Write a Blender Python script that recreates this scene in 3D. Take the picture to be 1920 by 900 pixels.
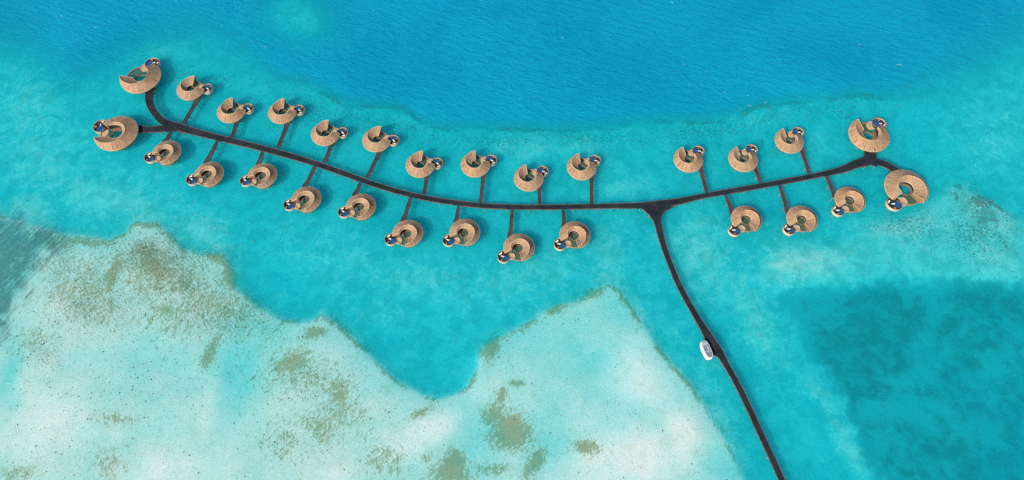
import bpy, bmesh, math, random
import numpy as np
from mathutils import Vector

for o in list(bpy.data.objects):
    bpy.data.objects.remove(o)
SC = bpy.context.scene
COL = SC.collection
PI = math.pi
rnd = random.Random(7)

# ------------------------------------------------------------------ camera
F = 1274.0                      # focal length in photograph pixels (1920 wide)
TILT = math.radians(26)
DIST = 471.0
CAM = Vector((0, -DIST * math.sin(TILT), DIST * math.cos(TILT)))
cd = bpy.data.cameras.new('camera')
cd.sensor_width = 36
cd.lens = 36 * F / 1920
cd.clip_start = 1
cd.clip_end = 30000
cam = bpy.data.objects.new('camera', cd)
COL.objects.link(cam)
cam.location = CAM
cam.rotation_euler = (TILT, 0, 0)
SC.camera = cam

# ------------------------------------------------------------------ light
SUN_EL = math.radians(39)
SUN_AZ = math.atan2(-0.66, -0.75)          # from north (+Y), towards east (+X): sun stands SSW
w = bpy.data.worlds.new('World')
SC.world = w
w.use_nodes = True
nt = w.node_tree
sky = nt.nodes.new('ShaderNodeTexSky')
sky.sky_type = 'NISHITA'
sky.sun_disc = False
sky.sun_elevation = SUN_EL
sky.sun_rotation = SUN_AZ
bg = nt.nodes['Background']
nt.links.new(sky.outputs[0], bg.inputs[0])
bg.inputs[1].default_value = 0.10
sd = bpy.data.lights.new('sun', 'SUN')
sd.energy = 4.3
sd.angle = math.radians(0.6)
sd.color = (1.0, 0.88, 0.71)
sun = bpy.data.objects.new('sun', sd)
COL.objects.link(sun)
to_sun = Vector((math.sin(SUN_AZ) * math.cos(SUN_EL), math.cos(SUN_AZ) * math.cos(SUN_EL), math.sin(SUN_EL)))
sun.rotation_euler = (-to_sun).to_track_quat('-Z', 'Y').to_euler()
sun.location = (0, 0, 300)
SC.view_settings.view_transform = 'Standard'
SC.view_settings.look = 'None'
SC.view_settings.exposure = 0.28
SC.view_settings.gamma = 1
SC.render.engine = 'CYCLES'
SC.cycles.use_denoising = False
SC.cycles.max_bounces = 8
SC.cycles.transparent_max_bounces = 12

# ------------------------------------------------------------------ ground measuring
ct, st = math.cos(TILT), math.sin(TILT)
def at(u, v, z=0.0):
    """where the line of sight through a photograph pixel meets the height z"""
    dx, dy = (u - 960) / F, (450 - v) / F
    d = Vector((dx, dy * ct + st, dy * st - ct))
    s = (z - CAM.z) / d.z
    return CAM + d * s
def to_px(X, Y, Z):
    rx, ry, rz = X - CAM.x, Y - CAM.y, Z - CAM.z
    up = ry * ct + rz * st
    fw = ry * st - rz * ct
    return 960 + F * rx / fw, 450 - F * up / fw

# ------------------------------------------------------------------ node helper
class Mat:
    def __init__(s, name):
        s.m = bpy.data.materials.new(name)
        s.m.use_nodes = True
        s.t = s.m.node_tree
        s.t.nodes.clear()
        s.out = s.t.nodes.new('ShaderNodeOutputMaterial')
    def n(s, typ, **kw):
        nd = s.t.nodes.new(typ)
        for k, v in kw.items():
            setattr(nd, k, v)
        return nd
    def put(s, sock, v):
        if v is None:
            return
        if hasattr(v, 'links') and hasattr(v, 'is_output'):
            s.t.links.new(v, sock)
        elif isinstance(v, (tuple, list)) and len(v) == 3 and sock.type == 'RGBA':
            sock.default_value = (*v, 1)
        else:
            sock.default_value = v
    def math(s, op, a, b=None, c=None, clamp=False):
        nd = s.n('ShaderNodeMath', operation=op, use_clamp=clamp)
        for i, v in enumerate((a, b, c)):
            s.put(nd.inputs[i], v)
        return nd.outputs[0]
    def mix(s, f, a, b, blend='MIX'):
        nd = s.n('ShaderNodeMix', data_type='RGBA', blend_type=blend)
        s.put(nd.inputs[0], f)
        s.put(nd.inputs[6], a)
        s.put(nd.inputs[7], b)
        return nd.outputs[2]
    def noise(s, vec, scale, detail=4, rough=0.55, dist=0.0):
        nd = s.n('ShaderNodeTexNoise')
        s.put(nd.inputs['Vector'], vec)
        nd.inputs['Scale'].default_value = scale
        nd.inputs['Detail'].default_value = detail
        nd.inputs['Roughness'].default_value = rough
        nd.inputs['Distortion'].default_value = dist
        return nd.outputs[0]
    def smooth(s, v, a, b, lo=0.0, hi=1.0):
        nd = s.n('ShaderNodeMapRange', interpolation_type='SMOOTHSTEP')
        s.put(nd.inputs[0], v)
        nd.inputs[1].default_value = a
        nd.inputs[2].default_value = b
        nd.inputs[3].default_value = lo
        nd.inputs[4].default_value = hi
        return nd.outputs[0]
    def lin(s, v, a, b, lo=0.0, hi=1.0):
        nd = s.n('ShaderNodeMapRange')
        s.put(nd.inputs[0], v)
        nd.inputs[1].default_value = a
        nd.inputs[2].default_value = b
        nd.inputs[3].default_value = lo
        nd.inputs[4].default_value = hi
        return nd.outputs[0]
    def scale(s, vec, sc, rot=0.0):
        nd = s.n('ShaderNodeMapping', vector_type='TEXTURE')
        s.put(nd.inputs[0], vec)
        nd.inputs['Scale'].default_value = tuple(1 / q for q in sc)
        nd.inputs['Rotation'].default_value = (0, 0, rot)
        return nd.outputs[0]
    def attr(s, name):
        return s.n('ShaderNodeAttribute', attribute_name=name).outputs['Fac']
    def pos(s):
        return s.n('ShaderNodeNewGeometry').outputs['Position']
    def obj(s):
        return s.n('ShaderNodeTexCoord').outputs['Object']
    def bump(s, h, strength, dist):
        nd = s.n('ShaderNodeBump')
        nd.inputs['Strength'].default_value = strength
        nd.inputs['Distance'].default_value = dist
        s.put(nd.inputs['Height'], h)
        return nd.outputs[0]
    def principled(s, col, rough=0.6, normal=None, spec=0.3, **kw):
        nd = s.n('ShaderNodeBsdfPrincipled')
        s.put(nd.inputs['Base Color'], col)
        s.put(nd.inputs['Roughness'], rough)
        s.put(nd.inputs['Specular IOR Level'], spec)
        s.put(nd.inputs['Normal'], normal)
        for k, v in kw.items():
            s.put(nd.inputs[k], v)
        s.t.links.new(nd.outputs[0], s.out.inputs[0])
        return nd

def simple(name, col, rough=0.6, var=0.25, scale=1.5, spec=0.3):
    m = Mat(name)
    n = m.noise(m.obj(), scale, 5)
    dark = tuple(c * (1 - var) for c in col)
    lite = tuple(min(1, c * (1 + var)) for c in col)
    m.principled(m.mix(m.lin(n, 0.3, 0.7), dark, lite), rough, spec=spec)
    return m.m

# ------------------------------------------------------------------ the sea bed: habitats laid out on the ground
def vnoise(x, y, seed):
    xi, yi = np.floor(x).astype(np.int64), np.floor(y).astype(np.int64)
    fx, fy = x - xi, y - yi
    fx, fy = fx * fx * (3 - 2 * fx), fy * fy * (3 - 2 * fy)
    def h(a, b):
        n = (a * 374761393 + b * 668265263 + seed * 982451653) & 0xffffffff
        n = ((n ^ (n >> 13)) * 1274126177) & 0xffffffff
        return ((n ^ (n >> 16)) & 0xffff) / 65535.0
    return (h(xi, yi) * (1 - fx) + h(xi + 1, yi) * fx) * (1 - fy) + (h(xi, yi + 1) * (1 - fx) + h(xi + 1, yi + 1) * fx) * fy
def fbm(x, y, seed, octv=4):
    s, a, tot = 0, 1.0, 0
    for i in range(octv):
        s = s + a * vnoise(x * 2 ** i, y * 2 ** i, seed + i)
        tot += a
        a *= 0.55
    return s / tot
def sdf(px, py, poly):
    """signed distance in pixels, positive inside"""
    P = np.array(poly, float)
    d = np.full(px.shape, 1e9)
    inside = np.zeros(px.shape, bool)
    for i in range(len(P)):
        a, b = P[i], P[(i + 1) % len(P)]
        ab = b - a
        t = np.clip(((px - a[0]) * ab[0] + (py - a[1]) * ab[1]) / (ab @ ab + 1e-9), 0, 1)
        d = np.minimum(d, np.hypot(px - a[0] - t * ab[0], py - a[1] - t * ab[1]))
        if a[1] != b[1]:
            c = ((a[1] > py) != (b[1] > py)) & (px < ab[0] * (py - a[1]) / ab[1] + a[0])
            inside ^= c
    return np.where(inside, d, -d)
def sstep(x, a, b):
    t = np.clip((x - a) / (b - a), 0, 1)
    return t * t * (3 - 2 * t)
def blobs(px, py, lst):
    s = np.zeros(px.shape)
    for x, y, rx, ry, rot, k in lst:
        c, q = math.cos(math.radians(rot)), math.sin(math.radians(rot))
        a = ((px - x) * c + (py - y) * q) / rx
        b = (-(px - x) * q + (py - y) * c) / ry
        s = np.maximum(s, k * np.exp(-(a * a + b * b)))
    return s

SHOAL = [(-900, 405), (0, 405), (35, 408), (60, 418), (100, 432), (120, 441), (165, 443), (200, 447), (240, 430), (262, 418),
         (300, 420), (320, 440), (345, 468), (385, 475), (420, 478), (435, 500), (440, 535), (470, 560), (500, 580), (530, 597),
         (560, 605), (585, 602), (605, 588), (630, 605), (660, 630), (690, 660), (720, 690), (750, 715), (790, 738), (820, 748),
         (850, 738), (878, 715), (895, 680), (905, 650), (930, 635), (960, 620), (1000, 600), (1040, 580), (1080, 560), (1110, 545),
         (1140, 533), (1165, 546), (1185, 575), (1205, 605), (1230, 645), (1260, 680), (1300, 725), (1335, 780), (1365, 830),
         (1385, 870), (1400, 910), (1420, 1000), (1400, 1500), (-900, 1500)]
DEEP = [(-900, -900), (-900, 130), (-60, 110), (20, 115), (60, 145), (110, 175), (170, 172), (230, 140), (300, 98), (370, 88), (430, 100), (470, 128),
        (520, 148), (560, 151), (600, 165), (625, 182), (660, 195), (720, 198), (760, 205), (790, 225), (830, 238), (900, 242),
        (960, 240), (1000, 243), (1060, 245), (1100, 240), (1160, 235), (1230, 228), (1290, 230), (1350, 222), (1390, 209),
        (1420, 198), (1480, 192), (1560, 184), (1620, 179), (1660, 182), (1720, 178), (1800, 160), (1880, 120), (1960, 70), (2200, 0), (2800, -300), (2800, -900)]
GRASS = [(1445, 565), (1470, 534), (1530, 525), (1600, 531), (1680, 520), (1760, 525), (1850, 524), (1920, 530), (2800, 540), (2800, 1500),
         (1720, 1100), (1655, 900), (1625, 860), (1600, 815), (1575, 765), (1570, 745), (1545, 700), (1510, 650), (1480, 600)]
PALE = [(1540, 475), (1620, 440), (1700, 412), (1760, 375), (1785, 350), (1810, 352), (1860, 385), (1920, 420), (2300, 560), (2300, 528), (1920, 527),
        (1850, 522), (1760, 523), (1680, 518), (1600, 528), (1530, 522), (1460, 535), (1420, 520), (1450, 490)]
ROCKFLAT = [(-900, 404), (0, 404), (30, 408), (60, 420), (110, 440), (125, 452), (100, 472), (75, 500), (58, 530), (35, 560), (18, 600), (2, 640), (-900, 760)]
ALGAE = [(300, 520, 130, 70, 0, .5), (160, 540, 90, 80, 0, .45), (400, 575, 110, 60, 20, .5), (560, 700, 110, 60, 10, .42), (640, 780, 70, 50, 0, .42), (330, 600, 100, 50, 0, .4), (160, 452, 70, 10, 8, .75), (95, 452, 55, 16, 20, .7), (212, 515, 13, 48, 15, .85), (205, 570, 10, 30, 0, .6), (290, 505, 26, 60, -12, .75), (275, 470, 30, 16, 0, .7),
         (410, 488, 30, 12, 15, .95), (432, 520, 12, 36, -10, .95), (350, 540, 45, 30, 30, .55), (310, 585, 25, 15, 0, .65), (392, 662, 16, 40, 20, .75), (165, 590, 12, 30, 0, .55),
         (545, 680, 42, 26, -20, .75), (590, 628, 28, 12, -10, .85), (632, 740, 24, 38, -20, .7), (680, 652, 22, 8, 35, .75), (600, 800, 55, 34, 35, .55), (640, 610, 30, 6, 38, .8),
         (470, 565, 40, 7, 38, .75), (330, 455, 60, 8, 50, .65), (290, 422, 28, 7, 0, .8), (550, 606, 34, 5, 0, .7),
         (922, 655, 18, 30, 15, .9), (975, 622, 50, 6, -25, .55), (1048, 578, 24, 9, -20, .85), (1110, 548, 36, 12, -22, .75), (1165, 560, 10, 20, -30, .55),
         (790, 778, 34, 10, -20, .7), (955, 812, 40, 34, 0, 1.0), (925, 780, 22, 24, 40, .85), (938, 745, 10, 20, 30, .85), (855, 868, 26, 30, 0, 1.1), (850, 892, 50, 30, 0, .8), (1003, 868, 18, 38, 25, .85),
         (1100, 838, 26, 14, 0, .9), (970, 722, 18, 10, 0, .65), (720, 865, 50, 40, 0, .45), (800, 855, 14, 10, 0, .6), (930, 880, 35, 12, 0, .6),
         (205, 870, 40, 34, 0, .4), (40, 885, 40, 20, 0, .5), (60, 640, 60, 40, 0, .4), (220, 790, 50, 16, 0, .45), (530, 830, 45, 45, 0, .4), (1340, 790, 8, 60, -28, .35), (1300, 730, 6, 50, -40, .3)]
RUBBLE = [(1850, 405, 80, 40, 32, 1.3), (1780, 430, 120, 50, 10, .55), (1880, 480, 70, 40, 0, .6), (330, 520, 120, 90, 0, .85), (110, 500, 60, 50, 0, .8), (1890, 450, 40, 40, 0, .7), (1790, 365, 30, 12, 30, .9), (1830, 470, 40, 40, 0, .5), (1760, 450, 80, 50, 0, .35), (1680, 470, 90, 40, 0, .25),
          (300, 480, 150, 70, 0, .9), (180, 560, 130, 110, 0, .8), (420, 600, 150, 60, 10, .8), (250, 720, 200, 110, 0, .5), (600, 720, 110, 90, 0, .5), (560, 820, 140, 70, 0, .45), (700, 760, 110, 50, 0, .3),
          (1080, 600, 60, 40, 0, .4), (930, 660, 40, 40, 0, .5), (90, 660, 60, 60, 0, .7), (100, 860, 120, 60, 0, .45),
          (960, 258, 420, 18, 0, .25), (1350, 228, 180, 20, -8, .3), (1600, 195, 90, 14, 0, .3), (600, 240, 160, 40, 15, .25), (360, 130, 90, 40, 0, .15), (1350, 260, 120, 30, 0, .2)]
REEF = [(700, 230, 120, 26, 12, .33), (900, 262, 140, 16, 0, .3), (1120, 258, 160, 16, 0, .3), (1320, 245, 120, 22, -8, .36), (560, 190, 90, 24, 20, .3), (1540, 205, 100, 16, 0, .28), (420, 150, 60, 30, 10, .25), (1700, 420, 90, 40, 20, .3), (1820, 440, 60, 50, 0, .36), (620, 183, 30, 5, 30, .8), (690, 197, 45, 5, 0, .6), (740, 198, 22, 5, 0, .8), (775, 213, 25, 7, 38, .6), (830, 238, 30, 5, 5, .7), (960, 240, 40, 5, 0, .9), (1000, 243, 22, 5, 0, .8), (1060, 243, 50, 4, 0, .5),
        (1130, 240, 40, 4, 0, .5), (1240, 226, 30, 6, 0, .5), (1295, 229, 14, 5, 0, .9), (1340, 228, 30, 4, 0, .7), (1398, 210, 12, 6, -40, 1.2), (1420, 199, 26, 5, -10, 1.1), (1480, 192, 40, 4, -5, .6), (1562, 185, 12, 5, 0, .8),
        (1595, 180, 14, 6, 0, .9), (1625, 179, 20, 6, 5, 1.0), (1650, 183, 20, 4, 10, .6), (770, 240, 18, 14, 0, .45), (815, 255, 20, 14, 0, .35), (905, 268, 12, 10, 0, .3), (590, 215, 50, 16, 0, .35), (660, 215, 30, 12, 0, .35),
        (360, 140, 60, 30, 20, .25), (1428, 266, 6, 7, 0, .9), (1348, 270, 8, 6, 0, .5), (1590, 216, 22, 10, 0, .4), (1440, 220, 40, 10, 0, .3), (1370, 242, 30, 8, 0, .3), (1330, 253, 25, 8, 0, .3), (1445, 396, 14, 4, 0, .45),
        (1795, 348, 8, 5, 0, .7), (1793, 370, 6, 7, 0, .6), (1860, 382, 40, 5, 33, .8), (1835, 380, 26, 14, 20, .6), (1880, 455, 3, 22, -30, .7), (1845, 440, 16, 4, 40, .6)]
BRIGHT = [(1190, 705, 85, 60, 20, 1.05), (1160, 870, 140, 80, -25, .9), (1275, 820, 50, 90, -20, .8), (1100, 780, 90, 40, -20, .5), (790, 815, 110, 34, -28, .8), (880, 745, 60, 24, -30, .5),
          (330, 880, 130, 60, 0, .6), (390, 760, 20, 90, 10, .6), (100, 790, 120, 80, 0, .6), (120, 600, 60, 50, 0, .4), (640, 890, 60, 40, 0, .5), (60, 830, 90, 80, 0, .5)]
TURQ = [(440, 690, 50, 70, 20, .8), (470, 625, 60, 30, 0, .5), (1100, 660, 130, 60, 20, .55), (1010, 640, 90, 40, 0, .5), (1160, 590, 50, 50, 0, .5), (900, 830, 40, 80, 0, .5), (1130, 700, 60, 60, 0, .4), (1030, 830, 50, 90, 0, .45),
        (1360, 890, 60, 60, 0, .4), (960, 660, 60, 40, 0, .4), (280, 690, 80, 60, 0, .3), (20, 700, 20, 70, 0, .6)]
CLOUDY = [(60, 200, 90, 90, 0, .45), (90, 300, 110, 90, 0, .5), (200, 370, 160, 50, 10, .7), (60, 390, 60, 40, 0, .7), (380, 430, 70, 40, 20, .7), (420, 470, 40, 40, 0, .5), (620, 480, 130, 60, 20, .35),
          (800, 520, 180, 40, 5, .4), (1000, 520, 160, 50, -10, .45), (1140, 480, 40, 80, 0, .55), (1310, 470, 60, 70, 0, .7), (1200, 600, 30, 60, -30, .4), (1420, 600, 40, 110, -28, .6), (1330, 530, 60, 60, 0, .5), (1500, 480, 90, 40, 0, .55),
          (1180, 350, 60, 30, 0, .4), (990, 275, 70, 25, 0, .5), (1090, 270, 50, 20, 0, .4), (1430, 220, 80, 20, -10, .35), (1540, 270, 30, 20, 0, .4), (1880, 250, 90, 80, 0, .3), (560, 38, 60, 42, 10, .2), (300, 90, 70, 22, -10, .4), (1350, 780, 30, 120, -25, .5),
          (1540, 740, 18, 70, -35, .6), (1590, 830, 20, 80, -30, .6), (1310, 420, 60, 30, 0, .5), (1640, 420, 90, 25, -5, .5), (720, 580, 60, 30, 0, .3), (300, 320, 80, 30, 0, .25), (1100, 300, 40, 20, 0, .3), (1330, 680, 30, 40, 0, .4), (1270, 640, 30, 90, -30, .3)]

def spread_axis(a, b, step, far):
    core = np.arange(a, b + 0.01, step)
    g = step * np.cumsum(1.28 ** np.arange(1, 60))
    g = g[g < far]
    return np.concatenate([(a - g)[::-1], core, b + g])
xs = spread_axis(-480, 480, 2.0, 7000)
ys = spread_axis(-215, 260, 2.0, 7000)
GX, GY = np.meshgrid(xs, ys)
NX, NY = len(xs), len(ys)
X, Y = GX.ravel(), GY.ravel()
fwd = (Y - CAM.y) * st + (3 + CAM.z) * ct
ok = fwd > 60
PXu, PXv = to_px(X, np.where(ok, Y, 0), -2.0)
PXu = np.where(ok, PXu, 5000.0)
PXv = np.where(ok, PXv, 5000.0)
PXu = np.clip(PXu, -6000, 8000)
PXv = np.clip(PXv, -4000, 6000)
wob = (fbm(X / 28, Y / 28, 3) - .5) * 22 + (fbm(X / 7, Y / 7, 11) - .5) * 9
wob2 = (fbm(X / 30 + 40, Y / 30, 5) - .5) * 14
a_shoal = sdf(PXu + wob * .55, PXv + wob * .8, SHOAL)
a_deep = sdf(PXu + wob * .4, PXv + wob2 * .4, DEEP)
a_grass = sdf(PXu + wob * .8, PXv + wob2 * .6, GRASS)
a_pale = sdf(PXu + wob * .8, PXv + wob2 * .6, PALE)
a_rock = sdf(PXu + wob2, PXv + wob * .6, ROCKFLAT)
warpu, warpv = PXu + wob * 1.2, PXv + wob2 * 1.2
f_algae = blobs(warpu, warpv, ALGAE)
f_rubble = blobs(PXu, PXv, RUBBLE)
f_reef = blobs(PXu + wob * .3, PXv + wob2 * .3, REEF)
f_bright = blobs(warpu, warpv, BRIGHT)
f_turq = blobs(warpu, warpv, TURQ)
f_cloud = blobs(warpu, warpv, CLOUDY)
# how soft the drop-off is along its length: crisp in the middle, a long slope at either end
soft = 18 + 62 * sstep(PXu, 1640, 1800) + 62 * (1 - sstep(PXu, 380, 560))
s_deep = sstep(a_deep, -soft * .5, soft * 1.1)
s_deep = s_deep * (1 - .95 * np.clip(blobs(warpu, warpv, [(560, 30, 72, 50, 10, 1.2), (20, 120, 60, 70, 0, .5), (300, 95, 60, 20, -10, .4)]), 0, 1))
s_shoal = sstep(a_shoal, -9, 7)
s_pale = sstep(a_pale, -24, 10)
s_grass = sstep(a_grass, -12, 14)
lowf = fbm(X / 60, Y / 60, 21) - .5
midf = fbm(X / 14, Y / 14, 71) - .5
depth = 3.3 + 1.0 * lowf + .5 * midf
depth = depth - f_cloud * (1 - s_shoal) * 1.35
depth = depth - s_pale * 1.35 - .7 * s_pale * np.clip(f_rubble, 0, 1)
depth = depth + s_grass * .1 + sstep(a_grass, 20, 400) * .7
dd = 4.4 + 4.8 * fbm(X / 120, Y / 120, 31) + 2.4 * blobs(PXu, PXv, [(700, 90, 160, 90, 0, 1), (60, 20, 90, 60, 0, .7), (330, 60, 200, 50, 0, .4), (1150, 60, 240, 90, 0, .4), (1650, 50, 150, 80, 0, .5)]) + 1.0 * sstep(a_deep, 30, 220)
dd = 3.5 + (dd - 3.5) * .95 * (.45 + .55 * sstep(a_deep, 0, 150))
depth = depth * (1 - s_deep) + dd * s_deep
shd = 0.46 + 0.5 * lowf + .25 * midf + 0.85 * f_turq - 0.42 * f_bright - .12 * np.clip(f_rubble, 0, 1) + 0.45 * sstep(a_shoal, 60, 0) * (1 - sstep(a_shoal, 0, -4)) * .5
shd = shd + .35 * sstep(a_rock, -10, 25)
depth = depth * (1 - s_shoal) + np.maximum(shd, .16) * s_shoal
depth = depth - (1 - s_shoal) * np.clip(f_reef - .3, 0, .8) * 2.2
depth = np.maximum(depth, .15)
EDGE = sstep(-a_shoal, -4, 4) * sstep(a_shoal, -30, -4)      # pale rim just outside the flat
depth = depth - EDGE * np.minimum(depth * .25, .6)

def grid_mesh(name, zz):
    me = bpy.data.meshes.new(name)
    V = np.stack([X, Y, zz], 1)
    j, i = np.meshgrid(np.arange(NX - 1), np.arange(NY - 1))
    a = (i * NX + j).ravel()
    Q = np.stack([a, a + 1, a + 1 + NX, a + NX], 1)
    me.vertices.add(len(V))
    me.vertices.foreach_set('co', V.ravel().astype(np.float32))
    me.loops.add(Q.size)
    me.loops.foreach_set('vertex_index', Q.ravel().astype(np.int32))
    me.polygons.add(len(Q))
    me.polygons.foreach_set('loop_start', np.arange(0, Q.size, 4, dtype=np.int32))
    me.polygons.foreach_set('use_smooth', np.ones(len(Q), bool))
    me.update(calc_edges=True)
    return me
def put_attr(me, name, arr):
    at_ = me.attributes.new(name, 'FLOAT', 'POINT')
    at_.data.foreach_set('value', arr.astype(np.float32))

bed = grid_mesh('seabed', -depth)
for nme, arr in (('shoal', a_shoal), ('grass', a_grass), ('rock', a_rock), ('algae', f_algae), ('rubble', f_rubble), ('reef', f_reef),
                 ('bright', f_bright), ('deep', s_deep), ('pale', s_pale), ('cloud', f_cloud * (1 - s_shoal))):
    put_attr(bed, nme, np.clip(arr, -500, 500))

# sea bed material: sand, algae, sea grass and rock seen through the water above them (the deeper, the bluer)
def seabed_material():
    m = Mat('seabed')
    P = m.pos()
    sep = m.n('ShaderNodeSeparateXYZ')
    m.put(sep.inputs[0], P)
    depth_ = m.math('MULTIPLY', sep.outputs[2], -1.0)
    big = m.noise(P, 0.02, 4)
    mid = m.noise(P, 0.09, 6, .62, .6)
    fine = m.noise(P, 0.55, 6, .7, .4)
    grit = m.noise(P, 1.5, 3, .7)
    shoal = m.smooth(m.math('ADD', m.attr('shoal'), m.lin(mid, .3, .7, -7, 7)), -3, 6)
    # sand
    sand = m.mix(m.lin(fine, .3, .72), (.62, .64, .60), (.81, .83, .79))
    sand = m.mix(m.smooth(m.math('ADD', m.attr('bright'), m.lin(m.noise(P, .05, 7, .68, .3), .32, .68, -.35, .25)), .1, .75), sand, m.mix(m.lin(fine, .3, .7), (.76, .72, .70), (.92, .87, .85)))
    sand = m.mix(m.smooth(mid, .5, .72, 0, .35), sand, (.66, .60, .46))
    # algae mats, torn up into streaks
    st1 = m.noise(m.scale(P, (.16, .5, .3), .7), 1.0, 7, .75, 1.2)
    st2 = m.noise(m.scale(P, (.6, .22, .3), .25), 1.0, 6, .72, 1.0)
    streak = m.math('MAXIMUM', st1, st2)
    rim = m.math('MULTIPLY', m.smooth(m.attr('shoal'), -2, 3), m.smooth(m.attr('shoal'), 4, 16, 1, 0))
    rim = m.math('MULTIPLY', rim, m.smooth(m.noise(P, .035, 3), .40, .58, 0, .62))
    am = m.math('MAXIMUM', m.attr('algae'), rim)
    am = m.math('ADD', am, m.lin(streak, .36, .72, -.75, .55))
    am = m.smooth(am, .13, .45)
    alcol = m.mix(m.smooth(big, .42, .58), (.38, .22, .055), (.20, .235, .065))
    alcol = m.mix(m.lin(fine, .3, .75), alcol, (.46, .36, .17))
    bedc = m.mix(m.math('MULTIPLY', am, .85), sand, alcol)
    # rubble specks and small coral lines
    vor = m.n('ShaderNodeTexVoronoi', feature='F1')
    m.put(vor.inputs['Vector'], m.mix(.35, P, m.n('ShaderNodeTexNoise').outputs[1]))
    vor.inputs['Scale'].default_value = .34
    vor.inputs['Randomness'].default_value = 1
    rub = m.math('MULTIPLY', m.attr('rubble'), m.smooth(m.noise(P, .045, 5, .6), .36, .58, .35, 1.05))
    squig = m.math('MAXIMUM', m.noise(m.scale(P, (.16, .55, .5), .6), 1.0, 6, .74, 2.2), m.noise(m.scale(P, (.2, .6, .5), 2.0), 1.0, 6, .74, 2.2))
    spk = m.math('ADD', m.math('MULTIPLY', rub, .60), m.lin(squig, .42, .76, -.4, .5))
    spk = m.math('MAXIMUM', m.smooth(spk, .44, .66), m.smooth(m.math('ADD', m.math('MULTIPLY', rub, .7), m.lin(grit, .3, .75, -.5, .5)), .50, .72, 0, .7))
    bedc = m.mix(m.math('MULTIPLY', spk, .75), bedc, m.mix(m.lin(big, .4, .6), (.17, .095, .03), (.12, .10, .045)))
    # ridge-and-furrow texture of the flats
    fur = m.n('ShaderNodeTexWave', wave_type='BANDS', bands_direction='DIAGONAL')
    m.put(fur.inputs['Vector'], P)
    fur.inputs['Scale'].default_value = .2
    fur.inputs['Distortion'].default_value = 14
    fur.inputs['Detail'].default_value = 4
    fur.inputs['Detail Scale'].default_value = .35
    furm = m.math('MULTIPLY', m.smooth(fur.outputs[1], .55, .95), m.smooth(m.attr('rubble'), .3, 1.0))
    furm = m.math('MULTIPLY', furm, shoal)
    bedc = m.mix(m.math('MULTIPLY', furm, .42), bedc, (.24, .19, .08))
    # rock flat at the far left
    rst = m.noise(m.scale(P, (.045, .42, .3), 1.05), 1.0, 6, .72, .8)
    rk = m.smooth(m.math('ADD', m.attr('rock'), m.lin(m.math('ADD', m.math('MULTIPLY', rst, .45), m.math('MULTIPLY', mid, .55)), .36, .64, 34, -36)), -22, 30)
    rcol = m.mix(m.smooth(m.math('ADD', m.math('MULTIPLY', rst, .6), m.math('MULTIPLY', fine, .4)), .50, .60), m.mix(m.lin(fine, .3, .7), (.11, .125, .125), (.19, .205, .195)), (.42, .44, .40))
    bedc = m.mix(m.math('MULTIPLY', rk, .92), bedc, rcol)
    # sea grass meadow
    gr = m.math('ADD', m.attr('grass'), m.lin(mid, .3, .7, -16, 16))
    gr = m.smooth(gr, -8, 26)
    gr = m.math('MULTIPLY', gr, m.smooth(m.math('ADD', m.noise(P, .015, 7, .62, .2), m.lin(mid, 0, 1, -.16, .16)), .44, .62, .99, .42))
    bedc = m.mix(gr, bedc, (.005, .045, .042))
    # dark coral heads along the drop-off
    rf = m.math('ADD', m.attr('reef'), m.lin(fine, .3, .72, -.5, .45))
    rf = m.smooth(rf, .16, .42)
    bedc = m.mix(m.math('MULTIPLY', rf, .8), bedc, (.05, .09, .08))
    # lagoon sand is patchy too
    bedc = m.mix(m.math('MULTIPLY', m.smooth(mid, .42, .62, 0, .42), m.math('SUBTRACT', 1.0, shoal)), bedc, (.36, .40, .36))
    # light lost and scattered in the water above
    cl = m.math('ADD', m.attr('cloud'), m.lin(m.noise(P, .16, 7, .68, 1.0), .3, .7, -.7, .5))
    cl = m.smooth(cl, -.05, .6)
    dvar = m.math('MULTIPLY', depth_, m.lin(mid, .3, .7, .86, 1.14))
    dvar = m.math('MULTIPLY', dvar, m.lin(fine, .3, .7, .95, 1.05))
    dvar = m.math('MULTIPLY', dvar, m.lin(cl, 0, 1, 1.0, .66))
    def trans(k):
        return m.math('EXPONENT', m.math('MULTIPLY', dvar, -k))
    comb = m.n('ShaderNodeCombineColor')
    for i, k in enumerate((1.5, .33, .25)):
        m.put(comb.inputs[i], trans(k))
    T = comb.outputs[0]
    scat = m.mix(m.smooth(depth_, 2.0, 6.5), (.002, .312, .425), (.002, .29, .49))
    col = m.mix(1.0, bedc, T, 'MULTIPLY')
    one = m.mix(1.0, (1, 1, 1), T, 'SUBTRACT')
    col2 = m.mix(1.0, one, scat, 'MULTIPLY')
    col = m.mix(1.0, col, col2, 'ADD')
    hb = m.math('ADD', m.math('MULTIPLY', fine, 1.0), m.math('MULTIPLY', grit, .35))
    nrm = m.bump(hb, .35, .6)
    pb = m.principled(col, 1.0, nrm, spec=0.0)
    pb.subsurface_method = 'BURLEY'
    pb.inputs['Subsurface Weight'].default_value = .85
    pb.inputs['Subsurface Radius'].default_value = (1.0, 1.0, 1.0)
    pb.inputs['Subsurface Scale'].default_value = 40.0
    return m.m
bed.materials.append(seabed_material())
seabed = bpy.data.objects.new('seabed', bed)
COL.objects.link(seabed)
seabed['kind'] = 'structure'

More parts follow.
